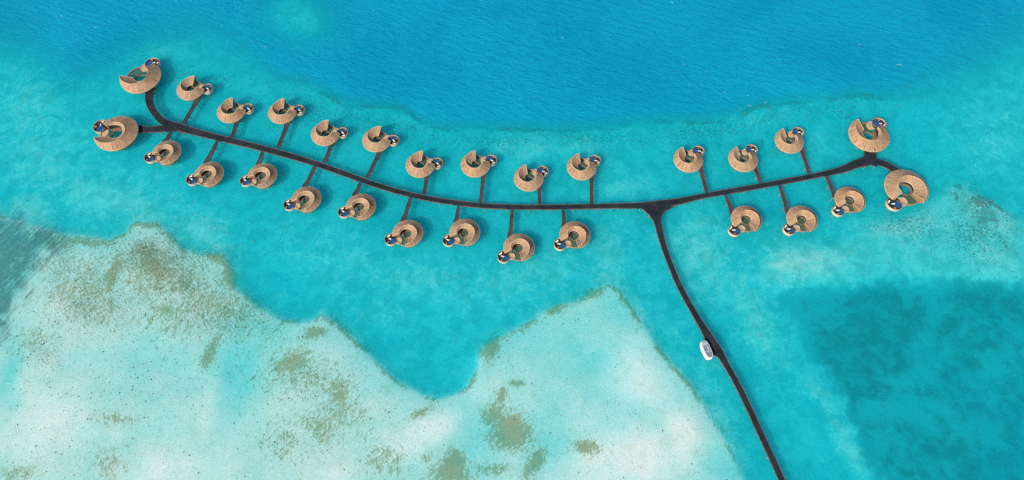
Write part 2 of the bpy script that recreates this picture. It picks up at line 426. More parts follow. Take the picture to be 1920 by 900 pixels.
def sea_material():
    m = Mat('sea_water')
    P = m.pos()
    wv = m.noise(m.scale(P, (.10, .28, .1), -.32), 1.0, 6, .62, .6)
    wv2 = m.noise(m.scale(P, (.35, .8, .3), -.15), 1.0, 4, .6, .5)
    h = m.math('ADD', wv, m.math('MULTIPLY', wv2, .5))
    deep = m.attr('deep')
    nrm = m.bump(h, 1.0, 1.5)
    tr = m.n('ShaderNodeBsdfTransparent')
    tr.inputs[0].default_value = (.98, 1, 1, 1)
    df = m.n('ShaderNodeBsdfDiffuse')
    bigw = m.noise(P, .011, 4, .55, .5)
    m.put(df.inputs[0], m.mix(m.lin(deep, 0, 1), (.012, .42, .50), m.mix(m.lin(m.math('ADD', h, m.lin(bigw, .35, .65, -.22, .22)), .55, .95), (.003, .345, .585), (.006, .43, .68))))
    m.put(df.inputs['Normal'], nrm)
    gl = m.n('ShaderNodeBsdfGlossy')
    gl.inputs['Roughness'].default_value = .12
    m.put(gl.inputs['Normal'], m.bump(h, .5, .8))
    lw = m.n('ShaderNodeLayerWeight')
    lw.inputs[0].default_value = .5
    fres = m.math('ADD', .02, m.math('MULTIPLY', m.math('POWER', lw.outputs['Facing'], 5.0), .98))
    # thin cloud of light scattered just under the surface
    s1 = m.n('ShaderNodeMixShader')
    m.put(s1.inputs[0], m.lin(deep, 0, 1, .08, .55))
    m.t.links.new(tr.outputs[0], s1.inputs[1])
    m.t.links.new(df.outputs[0], s1.inputs[2])
    # flecks of foam on the wave crests of the open water
    fl = m.noise(m.scale(P, (.16, .42, .2), -.3), 1.0, 4, .75, .4)
    gate = m.noise(P, .012, 3)
    fm = m.smooth(m.math('ADD', fl, m.lin(gate, .3, .7, -.05, .05)), .69, .74)
    fm = m.math('MULTIPLY', fm, m.lin(deep, 0, .6, 0.03, .6))
    fo = m.n('ShaderNodeBsdfDiffuse')
    fo.inputs[0].default_value = (.55, .8, .85, 1)
    s2 = m.n('ShaderNodeMixShader')
    m.put(s2.inputs[0], fm)
    m.t.links.new(s1.outputs[0], s2.inputs[1])
    m.t.links.new(fo.outputs[0], s2.inputs[2])
    s3 = m.n('ShaderNodeMixShader')
    m.put(s3.inputs[0], fres)
    m.t.links.new(s2.outputs[0], s3.inputs[1])
    m.t.links.new(gl.outputs[0], s3.inputs[2])
    m.t.links.new(s3.outputs[0], m.out.inputs[0])
    return m.m
sea = grid_mesh('sea', np.zeros_like(X))
put_attr(sea, 'deep', s_deep)
sea.materials.append(sea_material())
so = bpy.data.objects.new('sea', sea)
COL.objects.link(so)
so['kind'] = 'structure'

# ------------------------------------------------------------------ materials for the built things
def roof_material():
    m = Mat('timber_shingles')
    sep = m.n('ShaderNodeSeparateXYZ')
    m.put(sep.inputs[0], m.obj())
    x, y = sep.outputs[0], sep.outputs[1]
    ang = m.math('ARCTAN2', y, x)
    rad = m.math('SQRT', m.math('ADD', m.math('MULTIPLY', x, x), m.math('MULTIPLY', y, y)))
    def vec(a, b):
        c = m.n('ShaderNodeCombineXYZ')
        m.put(c.inputs[0], m.math('MULTIPLY', ang, a))
        m.put(c.inputs[1], m.math('MULTIPLY', rad, b))
        m.put(c.inputs[2], m.n('ShaderNodeObjectInfo').outputs['Random'])
        return c.outputs[0]
    strips = m.noise(vec(15, .10), 1.0, 4, .78)
    seams = m.noise(vec(7, .10), 1.0, 2, .5)
    seam = m.smooth(m.math('ABSOLUTE', m.math('SUBTRACT', seams, .5)), .0, .03, 1, 0)
    rows = m.n('ShaderNodeTexWave', wave_type='BANDS', bands_direction='Y')
    m.put(rows.inputs['Vector'], vec(.2, 1.6))
    rows.inputs['Scale'].default_value = .32
    rows.inputs['Distortion'].default_value = .8
    patch = m.noise(vec(1.6, .16), 1.0, 3, .6)
    col = m.mix(m.lin(strips, .34, .68), (.15, .092, .056), (.69, .415, .235))
    col = m.mix(m.lin(patch, .35, .65, 0, .45), col, (.42, .295, .19))
    col = m.mix(m.smooth(rows.outputs[1], .0, .35, .28, 0), col, (.17, .10, .06))
    col = m.mix(m.lin(m.n('ShaderNodeObjectInfo').outputs['Random'], 0, 1, 0, .30), col, (.33, .26, .20))
    col = m.mix(m.math('MULTIPLY', seam, .7), col, (.10, .065, .045))
    h = m.math('ADD', strips, m.math('MULTIPLY', rows.outputs[1], .4))
    m.principled(col, .8, m.bump(h, .5, .12), spec=.15)
    return m.m
M = {}
M['roof'] = roof_material()
M['trim'] = simple('pale_timber', (.66, .48, .30), .55, .2, .8)
M['cream'] = simple('cream_render', (.56, .46, .35), .6, .12, .6)
M['inner'] = simple('cream_timber_lining', (.72, .58, .42), .5, .15, .8)  # cream timber of the inner roof edge, its own colour
M['gable'] = simple('gable_slats', (.26, .16, .09), .7, .3, 2.0)
M['wall'] = simple('brown_timber_wall', (.22, .13, .08), .6, .3, 1.2)
M['floor'] = simple('weathered_deck', (.22, .16, .11), .7, .3, 2.2)
M['terrace'] = simple('terrace_boards', (.48, .34, .22), .7, .3, 2.5)
M['pooldeck'] = simple('dark_pool_deck', (.026, .020, .020), .6, .3, 2.0)
M['pile'] = simple('pile_concrete', (.30, .27, .23), .8, .25, 1.0)
M['lounger'] = simple('white_cushion', (.82, .80, .77), .7, .06, 2.0)
M['teak'] = simple('teak', (.34, .2, .11), .6, .2, 3.0)
M['white'] = simple('white_gelcoat', (.82, .82, .82), .25, .04, .4, .5)
M['red'] = simple('red_paint', (.45, .05, .03), .4, .1, 1.0)
M['greyroof'] = simple('grey_glass_roof', (.17, .22, .28), .35, .3, .35, .5)
M['palepanel'] = simple('pale_roof_panel', (.40, .46, .50), .4, .15, .6)
def deck_material(name, a, b):
    m = Mat(name)
    P = m.pos()
    n1 = m.noise(P, .12, 4)
    n2 = m.noise(m.scale(P, (2.5, .6, 1)), 1.0, 4, .7)
    c = m.mix(m.lin(m.math('ADD', m.math('MULTIPLY', n1, .6), m.math('MULTIPLY', n2, .4)), .35, .65), a, b)
    m.principled(c, .65, m.bump(n2, .3, .05), spec=.25)
    return m.m
M['jetty'] = deck_material('dark_jetty_boards', (.006, .010, .015), (.026, .034, .045))
M['walk'] = deck_material('walkway_boards', (.024, .028, .038), (.072, .075, .086))
M['kerb'] = simple('jetty_edge_timber', (.12, .08, .055), .6, .45, .35)
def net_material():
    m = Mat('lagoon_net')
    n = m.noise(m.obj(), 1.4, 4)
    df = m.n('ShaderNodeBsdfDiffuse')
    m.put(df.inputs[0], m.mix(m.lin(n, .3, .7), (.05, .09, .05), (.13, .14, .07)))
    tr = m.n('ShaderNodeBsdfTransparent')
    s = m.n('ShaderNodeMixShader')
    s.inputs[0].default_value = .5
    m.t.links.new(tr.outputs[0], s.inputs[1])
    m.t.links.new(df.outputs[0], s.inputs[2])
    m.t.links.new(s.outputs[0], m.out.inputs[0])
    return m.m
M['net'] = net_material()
def pool_material():
    m = Mat('pool_water')
    n = m.noise(m.obj(), .8, 3)
    m.principled(m.mix(m.lin(n, .3, .7), (.008, .065, .20), (.02, .115, .29)), .06, m.bump(m.noise(m.obj(), 2.5, 3), .15, .1), spec=.5)
    return m.m
M['pool'] = pool_material()
def glass_material():
    m = Mat('dark_glass')
    m.principled((.02, .03, .035), .08, spec=.6)
    return m.m
M['glass'] = glass_material()

# ------------------------------------------------------------------ mesh helpers
def build(name, verts, faces, mat, parent=None, smooth=False, loc=(0, 0, 0)):
    me = bpy.data.meshes.new(name)
    me.from_pydata([tuple(v) for v in verts], [], faces)
    me.materials.append(mat)
    bm = bmesh.new()
    bm.from_mesh(me)
    bmesh.ops.recalc_face_normals(bm, faces=bm.faces)
    bm.to_mesh(me)
    bm.free()
    if smooth:
        for p in me.polygons:
            p.use_smooth = True
    o = bpy.data.objects.new(name, me)
    COL.objects.link(o)
    o.location = loc
    if parent:
        o.parent = parent
    return o
def empty(name, label, cat, loc, rz=0.0, group=None):
    o = bpy.data.objects.new(name, None)
    COL.objects.link(o)
    o.empty_display_size = 2
    o.location = loc
    o.rotation_euler = (0, 0, rz)
    o['label'] = label
    o['category'] = cat
    if group:
        o['group'] = group
    return o
def kids(o):
    return [c for c in bpy.data.objects if c.parent == o]
def copy_tree(o, parent=None):
    c = o.copy()
    COL.objects.link(c)
    if parent:
        c.parent = parent
    for k in kids(o):
        copy_tree(k, c)
    return c
def sweep(sections, closed_ring=True, caps=True, loop=False):
    """join rows of points (each a cross-section) into a skin"""
    V, Fc = [], []
    n = len(sections[0])
    for s_ in sections:
        V += s_
    rows = len(sections)
    for i in range(rows if loop else rows - 1):
        a, b = i * n, ((i + 1) % rows) * n
        for j in range(n if closed_ring else n - 1):
            k = (j + 1) % n
            Fc.append((a + j, a + k, b + k, b + j))
    if caps and closed_ring and not loop:
        Fc.append(tuple(range(n)))
        Fc.append(tuple(reversed(range((rows - 1) * n, rows * n))))
    return V, Fc
def pol(r, a, z, c=(0, 0)):
    return (c[0] + r * math.cos(a), c[1] + r * math.sin(a), z)
def ring(name, r0, r1, z0, z1, a0, a1, mat, parent, n=40, c=(0, 0)):
    """an arc of rectangular section; a0..a1 in degrees"""
    full = abs(a1 - a0) >= 359.9
    A = [math.radians(a0 + (a1 - a0) * i / n) for i in range(n if full else n + 1)]
    sec = [[pol(r0, a, z0, c), pol(r1, a, z0, c), pol(r1, a, z1, c), pol(r0, a, z1, c)] for a in A]
    v, f = sweep(sec, loop=full)
    return build(name, v, f, mat, parent)
def disc(name, r, z0, z1, mat, parent, c=(0, 0), n=36, sx=1, sy=1, rot=0):
    def P(a, z):
        x, y = r * sx * math.cos(a), r * sy * math.sin(a)
        return (c[0] + x * math.cos(rot) - y * math.sin(rot), c[1] + x * math.sin(rot) + y * math.cos(rot), z)
    A = [2 * PI * i / n for i in range(n)]
    V = [P(a, z0) for a in A] + [P(a, z1) for a in A]
    Fc = [(i, (i + 1) % n, n + (i + 1) % n, n + i) for i in range(n)] + [tuple(reversed(range(n))), tuple(range(n, 2 * n))]
    return build(name, V, Fc, mat, parent)
def tube(name, pts, r, mat, parent, n=6, loop=False):
    P = [Vector(p) for p in pts]
    sec = []
    for i, p in enumerate(P):
        d = (P[(i + 1) % len(P)] if (loop or i < len(P) - 1) else p) - (P[i - 1] if (loop or i > 0) else p)
        d.normalize()
        s_ = d.cross(Vector((0, 0, 1)))
        if s_.length < 1e-4:
            s_ = Vector((1, 0, 0))
        s_.normalize()
        u = s_.cross(d)
        sec.append([tuple(p + s_ * r * math.cos(2 * PI * k / n) + u * r * math.sin(2 * PI * k / n)) for k in range(n)])
    v, f = sweep(sec, loop=loop)
    return build(name, v, f, mat, parent)
def interp(t, keys):
    for (t0, v0), (t1, v1) in zip(keys, keys[1:]):
        if t <= t1:
            q = (t - t0) / (t1 - t0)
            q = q * q * (3 - 2 * q) * .4 + q * .6
            return v0 + (v1 - v0) * q
    return keys[-1][1]

# ------------------------------------------------------------------ the shell-roofed villas
DZ = 2.2          # deck level
def make_villa(R, gap, vs=1.0, hole=1.0, pk=1.14, prk=.405):
    """+X looks at the pool; the spiral roof starts at its raised lip (angle gap) and runs round to the pool"""
    t_ = empty('villa', '', 'villa', (0, 0, 0))
    a0, a1 = gap, 350.0
    N = 84
    RR = [(0, .93), (.22, .72), (.45, .56), (.7, .48), (1, .53)]
    RI = [(t_k, v_k * hole) for t_k, v_k in ((0, .33), (.25, .29), (.6, .30), (.85, .39), (1, .47))]
    ZO = [(0, 5.4), (.15, 4.4), (1, 4.0)]
    ZR = [(0, 7.5), (.25, 7.5), (.6, 7.3), (1, 6.6)]
    ZI = [(0, 4.5), (.5, 4.9), (.8, 5.5), (1, 6.1)]
    def prof(t):
        ro = R * (1.0 + .02 * math.sin(t * PI))
        return ro, R * interp(t, RR), R * interp(t, RI), DZ + (interp(t, ZO) - DZ) * vs, DZ + (interp(t, ZR) - DZ) * vs, DZ + (interp(t, ZI) - DZ) * vs
    th = .38
    secs, ridge, oe, ie = [], [], [], []
    for i in range(N + 1):
        t = i / N
        a = math.radians(a0 + (a1 - a0) * t)
        ro, rr, ri, zo, zr, zi = prof(t)
        top = []
        for k in range(6):
            q = k / 5
            top.append(pol(ro + (rr - ro) * q, a, zo + (zr - zo) * (q ** 1.08)))
        for k in range(1, 5):
            q = k / 4
            top.append(pol(rr + (ri - rr) * q, a, zr + (zi - zr) * (q ** .92)))
        bot = [pol(ri, a, zi - th), pol(rr, a, zr - th * 1.6), pol(ro, a, zo - th)]
        secs.append(top + bot)
        ridge.append(pol(rr, a, zr + .06))
        oe.append((a, ro, zo))
        ie.append((a, ri, zi))
    v, f = sweep(secs, caps=False)
    roof = build('roof', v, f, M['roof'], t_)
    # ragged lower edge of the shingles and the pale trim below it
    sec = [[pol(r - .25, a, z - .62), pol(r + .10, a, z - .62), pol(r + .12, a, z - .06), pol(r - .25, a, z - .02)] for a, r, z in oe]
    v, f = sweep(sec)
    build('eave_trim', v, f, M['trim'], roof)
    sec = [[pol(r - .12, a, z - .75), pol(r + .2, a, z - .75), pol(r + .2, a, z - .05), pol(r - .14, a, z + .03)] for a, r, z in ie]
    v, f = sweep(sec)
    build('inner_trim', v, f, M['inner'], roof)
    tube('ridge_cap', ridge, .16, M['trim'], roof)
    for t, sg in ((0.0, -1), (1.0, 1)):
        a = math.radians(a0 + (a1 - a0) * t) + sg * .012
        ro, rr, ri, zo, zr, zi = prof(t)
        sec = []
        for da in (0, sg * .02):
            sec.append([pol(ro - .05, a + da, zo - .35), pol(rr, a + da, zr - .02), pol(ri + .05, a + da, zi - .35), pol(ri + .2, a + da, DZ + .1), pol(ro * .86, a + da, DZ + .1)])
        v, f = sweep(sec)
        g = build('gable', v, f, M['gable'], t_)
        tube('verge_board', [pol(ro, a + sg * .03, zo), pol(rr, a + sg * .03, zr + .05), pol(ri, a + sg * .03, zi)], .17, M['trim'], roof)
    # walls under the roof
    for i in range(1):
        A = [math.radians(a0 + 3 + (a1 - a0 - 6) * k / 60) for k in range(61)]
        sec = [[pol(R * .83, a, DZ), pol(R * .85, a, DZ), pol(R * .85, a, DZ + 2.4 * vs), pol(R * .83, a, DZ + 2.4 * vs)] for a in A]
        v, f = sweep(sec)
        wall = build('wall', v, f, M['wall'], t_)
        sec = [[pol(R * .845, a, DZ + .5), pol(R * .856, a, DZ + .5), pol(R * .856, a, DZ + 1.9 * vs), pol(R * .845, a, DZ + 1.9 * vs)] for a in A[26:40]]
        v, f = sweep(sec)
        build('window_band', v, f, M['glass'], wall)
        sec = []
        for k, a in enumerate(A):
            ri = R * interp((k + 3) / 66, RI) + .25
            sec.append([pol(ri, a, DZ), pol(ri + .2, a, DZ), pol(ri + .2, a, DZ + 2.3 * vs), pol(ri, a, DZ + 2.3 * vs)])
        v, f = sweep(sec)
        build('courtyard_glazing', v, f, M['glass'], t_)
    # platform, courtyard opening and overwater net
    ring('platform', R * .29, R * .92, DZ - .7, DZ, gap + 2, 352, M['wall'], t_, 70)
    ring('courtyard_rim', R * .272, R * .288, DZ - .8, DZ + .30, 0, 360, M['gable'], t_, 36)
    ring('overwater_net', R * .302, R * .80, DZ - .32, DZ - .26, 6, gap, M['net'], t_, 20)
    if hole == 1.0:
        disc('courtyard_shade_sheet', R * .267, DZ - 1.1, DZ - 1.05, M['net'], t_)  # dark see-through sheet added to darken the opening like shaded water
    ring('net_rail', R * .80, R * .835, DZ - .6, DZ + .55, 0, gap + 4, M['teak'], t_, 24)
    # round terrace between net and pool
    tc = (R * .74 * math.cos(math.radians(17)), R * .74 * math.sin(math.radians(17)))
    te = disc('terrace', R * .24, DZ - .4, DZ + .22, M['terrace'], t_, tc)
    ring('terrace_rim', R * .225, R * .25, DZ + .2, DZ + .5, 20, 210, M['trim'], te, 24, tc)
    # pool deck
    pc = (R * pk, 0)
    pr = R * prk
    pd = disc('pool_deck', pr * .97, DZ - .9, DZ + .3, M['pooldeck'], t_, pc, 40)
    ring('parapet', pr * .975, pr * 1.02, DZ - 1.3, DZ + 1.15, -150, 132, M['cream'], pd, 40, pc)
    ring('parapet_cap', pr * .965, pr * 1.035, DZ + 1.15, DZ + 1.24, -150, 132, M['teak'], pd, 40, pc)
    pp = (pc[0] - pr * .13, pr * .37)
    po = disc('pool', pr * .5, DZ + .1, DZ + .42, M['pool'], pd, pp, 32, 1.05, .95, .3)
    ring('pool_rim', pr * .49, pr * .53, DZ + .2, DZ + .50, 0, 360, M['pooldeck'], po, 32, pp)
    disc('planter', R * .06, DZ + .3, DZ + .9, M['teak'], pd, (pc[0] + pr * .62, pr * .4), 14)
    # piles
    for k in range(9):
        a = math.radians(20 + 40 * k)
        disc('pile', .32, -4.0, DZ - .7, M['pile'], t_, (R * .72 * math.cos(a), R * .72 * math.sin(a)), 10)
    for k in range(3):
        a = math.radians(-70 + 70 * k)
        disc('pile', .28, -4.0, DZ - .9, M['pile'], t_, (pc[0] + pr * .7 * math.cos(a), pr * .7 * math.sin(a)), 10)
    return t_

def make_lounger():
    t_ = empty('sun_lounger', '', 'sun lounger', (0, 0, 0))
    def bx(x0, x1, y0, y1, z0, z1, dz=0.0):
        V = [(x0, y0, z0), (x1, y0, z0 + dz), (x1, y1, z0 + dz), (x0, y1, z0), (x0, y0, z1), (x1, y0, z1 + dz), (x1, y1, z1 + dz), (x0, y1, z1)]
        return V, [(0, 1, 2, 3), (4, 5, 6, 7), (0, 1, 5, 4), (1, 2, 6, 5), (2, 3, 7, 6), (3, 0, 4, 7)]
    build('frame', *bx(-1.1, 1.05, -.42, .42, .22, .32), M['teak'], t_)
    build('mattress', *bx(-1.1, .35, -.40, .40, .325, .47), M['lounger'], t_)
    build('backrest', *bx(.36, 1.08, -.40, .40, .325, .47, .38), M['lounger'], t_)
    for x in (-.95, .9):
        for y in (-.34, .34):
            build('leg', *bx(x - .05, x + .05, y - .05, y + .05, 0, .22), M['teak'], t_)
    return t_

ORD = ['first', 'second', 'third', 'fourth', 'fifth', 'sixth', 'seventh', 'eighth', 'ninth']
UP_L = [((356.8, 165), (390.7, 166)), ((433, 207), (465, 203.5)), ((529, 208.5), (561, 206)), ((610, 249), (641, 248.5)), ((706, 260.5), (740, 263)),
        ((788, 307.6), (819, 306)), ((891.4, 307), (918.6, 301)), ((991.4, 332.8), (1015, 322.5)), ((1090.8, 312), (1113.6, 302))]
UP_R = [((1291, 298), (1310, 282.7)), ((1394, 297), (1409, 281)), ((1480.8, 262.7), (1496, 248))]
LO_L = [((310.7, 285.3), (284, 294.7)), ((390, 326), (364, 336)), ((490.7, 328.5), (464, 338)), ((573, 373), (546.7, 382.7)), ((675.5, 386.8), (646.6, 397)),
        ((763.6, 437), (735.6, 448)), ((870.9, 435), (842.5, 450)), ((972.8, 463.6), (947, 480)), ((1078, 440), (1051.7, 457))]
LO_R = [((1400.5, 410), (1377, 432)), ((1505, 410), (1481, 429)), ((1595, 374), (1572.6, 394))]
villas = []       # (center on the ground, angle, R, phrase)
small = make_villa(10.4, 72)
lounger0 = make_lounger()
first_lounger = [True]
used_small = [False]
def lounger_pair(c, rz, R, phrase):
    shift = -.08 if R > 12 else 0.0
    for k, (dx, dy, dr) in enumerate(((1.20, -.05, 2.3), (1.23, -.28, 3.3))):
        l = lounger0 if first_lounger[0] else copy_tree(lounger0)
        first_lounger[0] = False
        x, y = R * (dx + shift), R * dy * (.85 if R > 12 else 1)
        l.location = (c.x + x * math.cos(rz) - y * math.sin(rz), c.y + x * math.sin(rz) + y * math.cos(rz), DZ + .3)
        l.rotation_euler = (0, 0, rz + dr)
        l['label'] = ('white lounger nearer the pool of ' if k == 0 else 'white lounger farther from the pool of ') + phrase
        l['group'] = 'sun loungers on the pool decks'
def place(v, p, R, label, phrase, root, group):
    c = at(v[0], v[1], 5.0)
    q = at(p[0], p[1], DZ + .6)
    rz = math.atan2(q.y - c.y, q.x - c.x)
    root.location = (c.x, c.y, 0)
    root.rotation_euler = (0, 0, rz)
    root['label'] = label
    root['category'] = 'villa'
    root['group'] = group
    villas.append((c, rz, R, phrase))
    lounger_pair(c, rz, R, phrase)
for lst, where, look in ((UP_L, 'above the left arm', 'horned shingled villa'), (LO_L, 'below the left arm', 'round shingled villa'),
                   (UP_R, 'above the right arm', 'horned shingled villa'), (LO_R, 'below the right arm', 'round shingled villa')):
    for i, (v, p) in enumerate(lst):
        r_ = small if not used_small[0] else copy_tree(small)
        used_small[0] = True
        place(v, p, 10.4, '%s from left in the row %s of the jetty' % (ORD[i] + ' ' + look, where),
              '%s villa from left %s' % (ORD[i], where), r_, 'small shell-roofed villas along the jetty')
BIG = [((263, 144), (286, 119), 15.0, 118, 'large crescent-roofed villa at the upper left end, wide open towards the open sea', 'large villa at the upper left end'),
       ((217.5, 249), (188, 236), 15.3, 58, 'large oval-roofed villa at the lower left end, its roof curling over the courtyard', 'large villa at the lower left end'),
       ((1630, 252), (1651, 229), 14.6, 80, 'large crescent-roofed villa at the upper right end of the jetty, standing above its fork', 'large villa at the upper right end'),
       ((1700.5, 352), (1677.5, 381), 15.0, 76, 'large shell-roofed villa at the lower right end, rightmost of all the villas', 'large villa at the lower right end')]
for v, p, R, gap, label, phrase in BIG:
    place(v, p, R, label, phrase, make_villa(R, gap, 1.2, 1.12, 1.04, .36), 'large villas at the ends of the jetty')

# ------------------------------------------------------------------ jetty and walkways
def smooth_path(pts, step=3.0):
    """Catmull-Rom through (x, y, left, right) rows, resampled"""
    P = [np.array(p, float) for p in pts]
    P = [2 * P[0] - P[1]] + P + [2 * P[-1] - P[-2]]
    out = []
    for i in range(1, len(P) - 2):
        n = max(2, int(np.hypot(*(P[i + 1] - P[i])[:2]) / step))
        for k in range(n):
            t = k / n
            out.append(.5 * ((2 * P[i]) + (-P[i - 1] + P[i + 1]) * t + (2 * P[i - 1] - 5 * P[i] + 4 * P[i + 1] - P[i + 2]) * t * t + (-P[i - 1] + 3 * P[i] - 3 * P[i + 1] + P[i + 2]) * t ** 3))
    out.append(P[-2])
    return out
def frames(path):
    out = []
    for i, p in enumerate(path):
        a, b = path[max(0, i - 1)], path[min(len(path) - 1, i + 1)]
        d = (b - a)[:2]
        d = d / (np.hypot(*d) + 1e-9)
        out.append((p[0], p[1], np.array([-d[1], d[0]]), p[2], p[3]))
    return out
RIBBONS = []
def covered(x, y, me):
    for rb in RIBBONS:
        if rb is me:
            continue
        for p, q in zip(rb, rb[1:]):
            dx, dy = q[0] - p[0], q[1] - p[1]
            L2 = dx * dx + dy * dy
            if L2 < 1e-9:
                continue
            t = ((x - p[0]) * dx + (y - p[1]) * dy) / L2
            if -.15 <= t <= 1.15:
                off = ((x - p[0]) * -dy + (y - p[1]) * dx) / math.sqrt(L2)
                if -p[4] + .05 < off < p[3] - .05:
                    return True
    return False
PENDING = []
def ribbon(root, path, z, mat, thick=.55, kerb=(True, True), trim=(0, 0), piles=14.0, kr=(.22, .32)):
    fr = frames(path)
    RIBBONS.append(fr)
    sec = []
    for x, y, n, l, r in fr:
        A = (x + n[0] * l, y + n[1] * l)
        B = (x - n[0] * r, y - n[1] * r)
        sec.append([(*A, z), (*B, z), (*B, z - thick), (*A, z - thick)])
    v, f = sweep(sec)
    build('deck', v, f, mat, root)
    PENDING.append((root, fr, z, thick, kr))
    if piles:
        acc = piles * .5
        for i in range(1, len(fr)):
            acc += math.hypot(fr[i][0] - fr[i - 1][0], fr[i][1] - fr[i - 1][1])
            if acc >= piles:
                acc = 0
                x, y, n, l, r = fr[i]
                for sgn, w_ in ((1, l), (-1, r)):
                    disc('pile', .24, -4.5, z - thick, M['pile'], root, (x + sgn * n[0] * (w_ - .5), y + sgn * n[1] * (w_ - .5)), 8)
JZ = 2.3
def px_path(rows, z=JZ):
    out = []
    for x, y, l, r in rows:
        p = at(x, y, z)
        out.append((p.x, p.y, l, r))
    return smooth_path(out)

main = empty('jetty', 'long dark curved timber jetty that the villa walkways branch from', 'jetty', (0, 0, 0))
H = 1.72
rows = [(322, 237, 4.2, 3.2), (336, 240, 3.6, 2.8), (352, 243.5, 2.8, 2.6)] + [(x, y, H + max(0, (700 - x) / 300 * .55), H + max(0, (700 - x) / 300 * .55)) for x, y in ((400, 256), (470, 272.5), (540, 291), (600, 309.5), (650, 327), (700, 345), (750, 360), (800, 371.5),
        (850, 379.5), (900, 385), (950, 387.8), (1000, 388.5), (1050, 388), (1110, 387), (1160, 385.8))] + [(1200, 384.5, H, 2.6), (1237, 381, 2.0, 3.2), (1275, 376, H, 2.6)] + \
       [(x, y, 1.75, 1.75) for x, y in ((1310, 369), (1360, 360), (1420, 349.5), (1480, 338.5), (1540, 327))] + [(1580, 317.5, 2.4, 2.4), (1605, 308, 3.2, 2.8), (1630, 302, 4.2, 3.2)]
ribbon(main, px_path(rows), JZ, M['jetty'])

leg = empty('access_jetty', 'dark access jetty curving down from the T-junction past the white boat', 'jetty', (0, 0, 0))
rows = [(1231.5, 385.5, 12.5, 14), (1231.5, 388, 9.0, 14), (1231, 391, 6.9, 13.0), (1231, 394, 5.8, 10.2), (1231, 397, 5.2, 7.8), (1231.5, 402, 3.8, 5.6), (1232, 407, 3.1, 4.2), (1233.7, 417, 2.3, 2.5), (1238.8, 440, 2.05, 2.05), (1244, 459, 1.75, 1.75), (1256, 493, 1.75, 1.75), (1275, 538, 1.75, 1.75), (1298, 580, 1.75, 1.75), (1318, 613, 2.1, 2.2), (1330, 632, 2.6, 3.2),
        (1338, 645, 2.6, 4.4), (1345, 655, 2.5, 4.8), (1349, 661, 2.5, 4.2), (1353, 668, 2.1, 2.2), (1365, 689, 1.75, 1.75), (1382, 719, 1.75, 1.75), (1403, 762, 1.75, 1.75), (1425, 810, 1.75, 1.75), (1446, 855, 1.75, 1.75), (1466, 900, 1.75, 1.75), (1500, 985, 1.75, 1.75), (1550, 1130, 1.75, 1.75)]
pth = px_path(rows)
ribbon(leg, pth, JZ - .006, M['jetty'])

def walkway(rows, label, z, group, mat='walk', piles=9.0, kerb=(True, True)):
    wk = empty('walkway', label, 'walkway', (0, 0, 0), 0, group)
    ribbon(wk, px_path(rows, z), z, M[mat], .4, kerb, (0, 0), piles, (.16, .20))
    return wk
WU_L = [((343.5, 231), (373, 182)), ((434.7, 258), (446, 222)), ((521, 277), (540, 228)), ((609, 303), (623.5, 266)), ((688, 333), (714, 281)), ((795, 364), (801, 328)), ((901, 380), (907, 324)), ((1012, 384), (1011, 348)), ((1109.5, 383), (1109, 326))]
WL_L = [((322.7, 244), (309, 266)), ((409, 262), (387, 304)), ((493, 282), (485, 308)), ((593, 306), (572, 350)), ((678, 338), (666, 365)), ((771.7, 366), (756, 415)), ((860, 384), (856, 415)), ((960.8, 391), (956.5, 445)), ((1056.7, 391), (1058, 427))]
WU_R = [((1327, 365), (1312, 311)), ((1428, 346), (1414, 310)), ((1519, 330), (1502, 276))]
WL_R = [((1360, 364), (1374, 399)), ((1461, 344), (1478, 398)), ((1550, 330), (1566, 367))]
for lst, where, vl in ((WU_L, 'above the left arm', UP_L), (WL_L, 'below the left arm', LO_L), (WU_R, 'above the right arm', UP_R), (WL_R, 'below the right arm', LO_R)):
    upper = 'above' in where
    for i, (a, b) in enumerate(lst):
        m1 = (a[0] + (b[0] - a[0]) * .45, a[1] + (b[1] - a[1]) * .45)
        c = vl[i][0]
        e = (b[0] + (c[0] - b[0]) * .3, b[1] + (c[1] + 6 - b[1]) * .3)
        wb = (2.6, 1.9) if upper else (1.6, 2.1)
        rows = [(a[0], a[1], 1.25, 1.25), (m1[0], m1[1], 1.2, 1.2), (b[0] * .6 + m1[0] * .4, b[1] * .6 + m1[1] * .4, 1.4, 1.4), (b[0], b[1], *wb), (e[0], e[1], *wb)]
        walkway(rows, 'narrow dark walkway to the %s villa from left %s' % (ORD[i], where), JZ - .04 - .002 * (i % 2), 'walkways from the jetty to the small villas')
walkway([(352, 244, 1.6, 2.2), (326, 236, 3.0, 2.6), (304, 226, 2.6, 2.5), (290, 211, 2.5, 2.5), (281.5, 195, 2.7, 2.6), (279.5, 180, 2.9, 3.2), (283, 164, 2.9, 3.4)], 'wide dark walkway curving up to the large villa at the upper left end', JZ - .012, 'wide walkways to the large villas', 'jetty', 14)
walkway([(340, 240, 2.5, 2.5), (322, 240, 4.0, 3.0), (300, 241.5, 2.6, 2.6), (278, 243, 2.8, 2.4), (256, 243, 3.8, 2.6), (238, 243, 4.2, 2.6)][::-1], 'wide dark walkway from the left fork to the large villa at the lower left end', JZ - .018, 'wide walkways to the large villas', 'jetty', 14)
walkway([(1630, 307, 6.5, 6.0), (1632, 300, 5.0, 5.0), (1632, 292, 4.4, 4.2), (1632, 282, 4.2, 4.0), (1631, 270, 4.2, 4.0)], 'short broad dark walkway up to the large villa at the upper right end', JZ - .012, 'wide walkways to the large villas', 'jetty', 14)
walkway([(1618, 304, 2.4, 2.6), (1634, 302.5, 3.0, 2.8), (1652, 305, 2.7, 2.6), (1668, 312, 2.7, 2.6), (1688, 325, 2.9, 2.6)], 'wide dark walkway from the right fork to the large villa at the lower right end', JZ - .018, 'wide walkways to the large villas', 'jetty', 14)

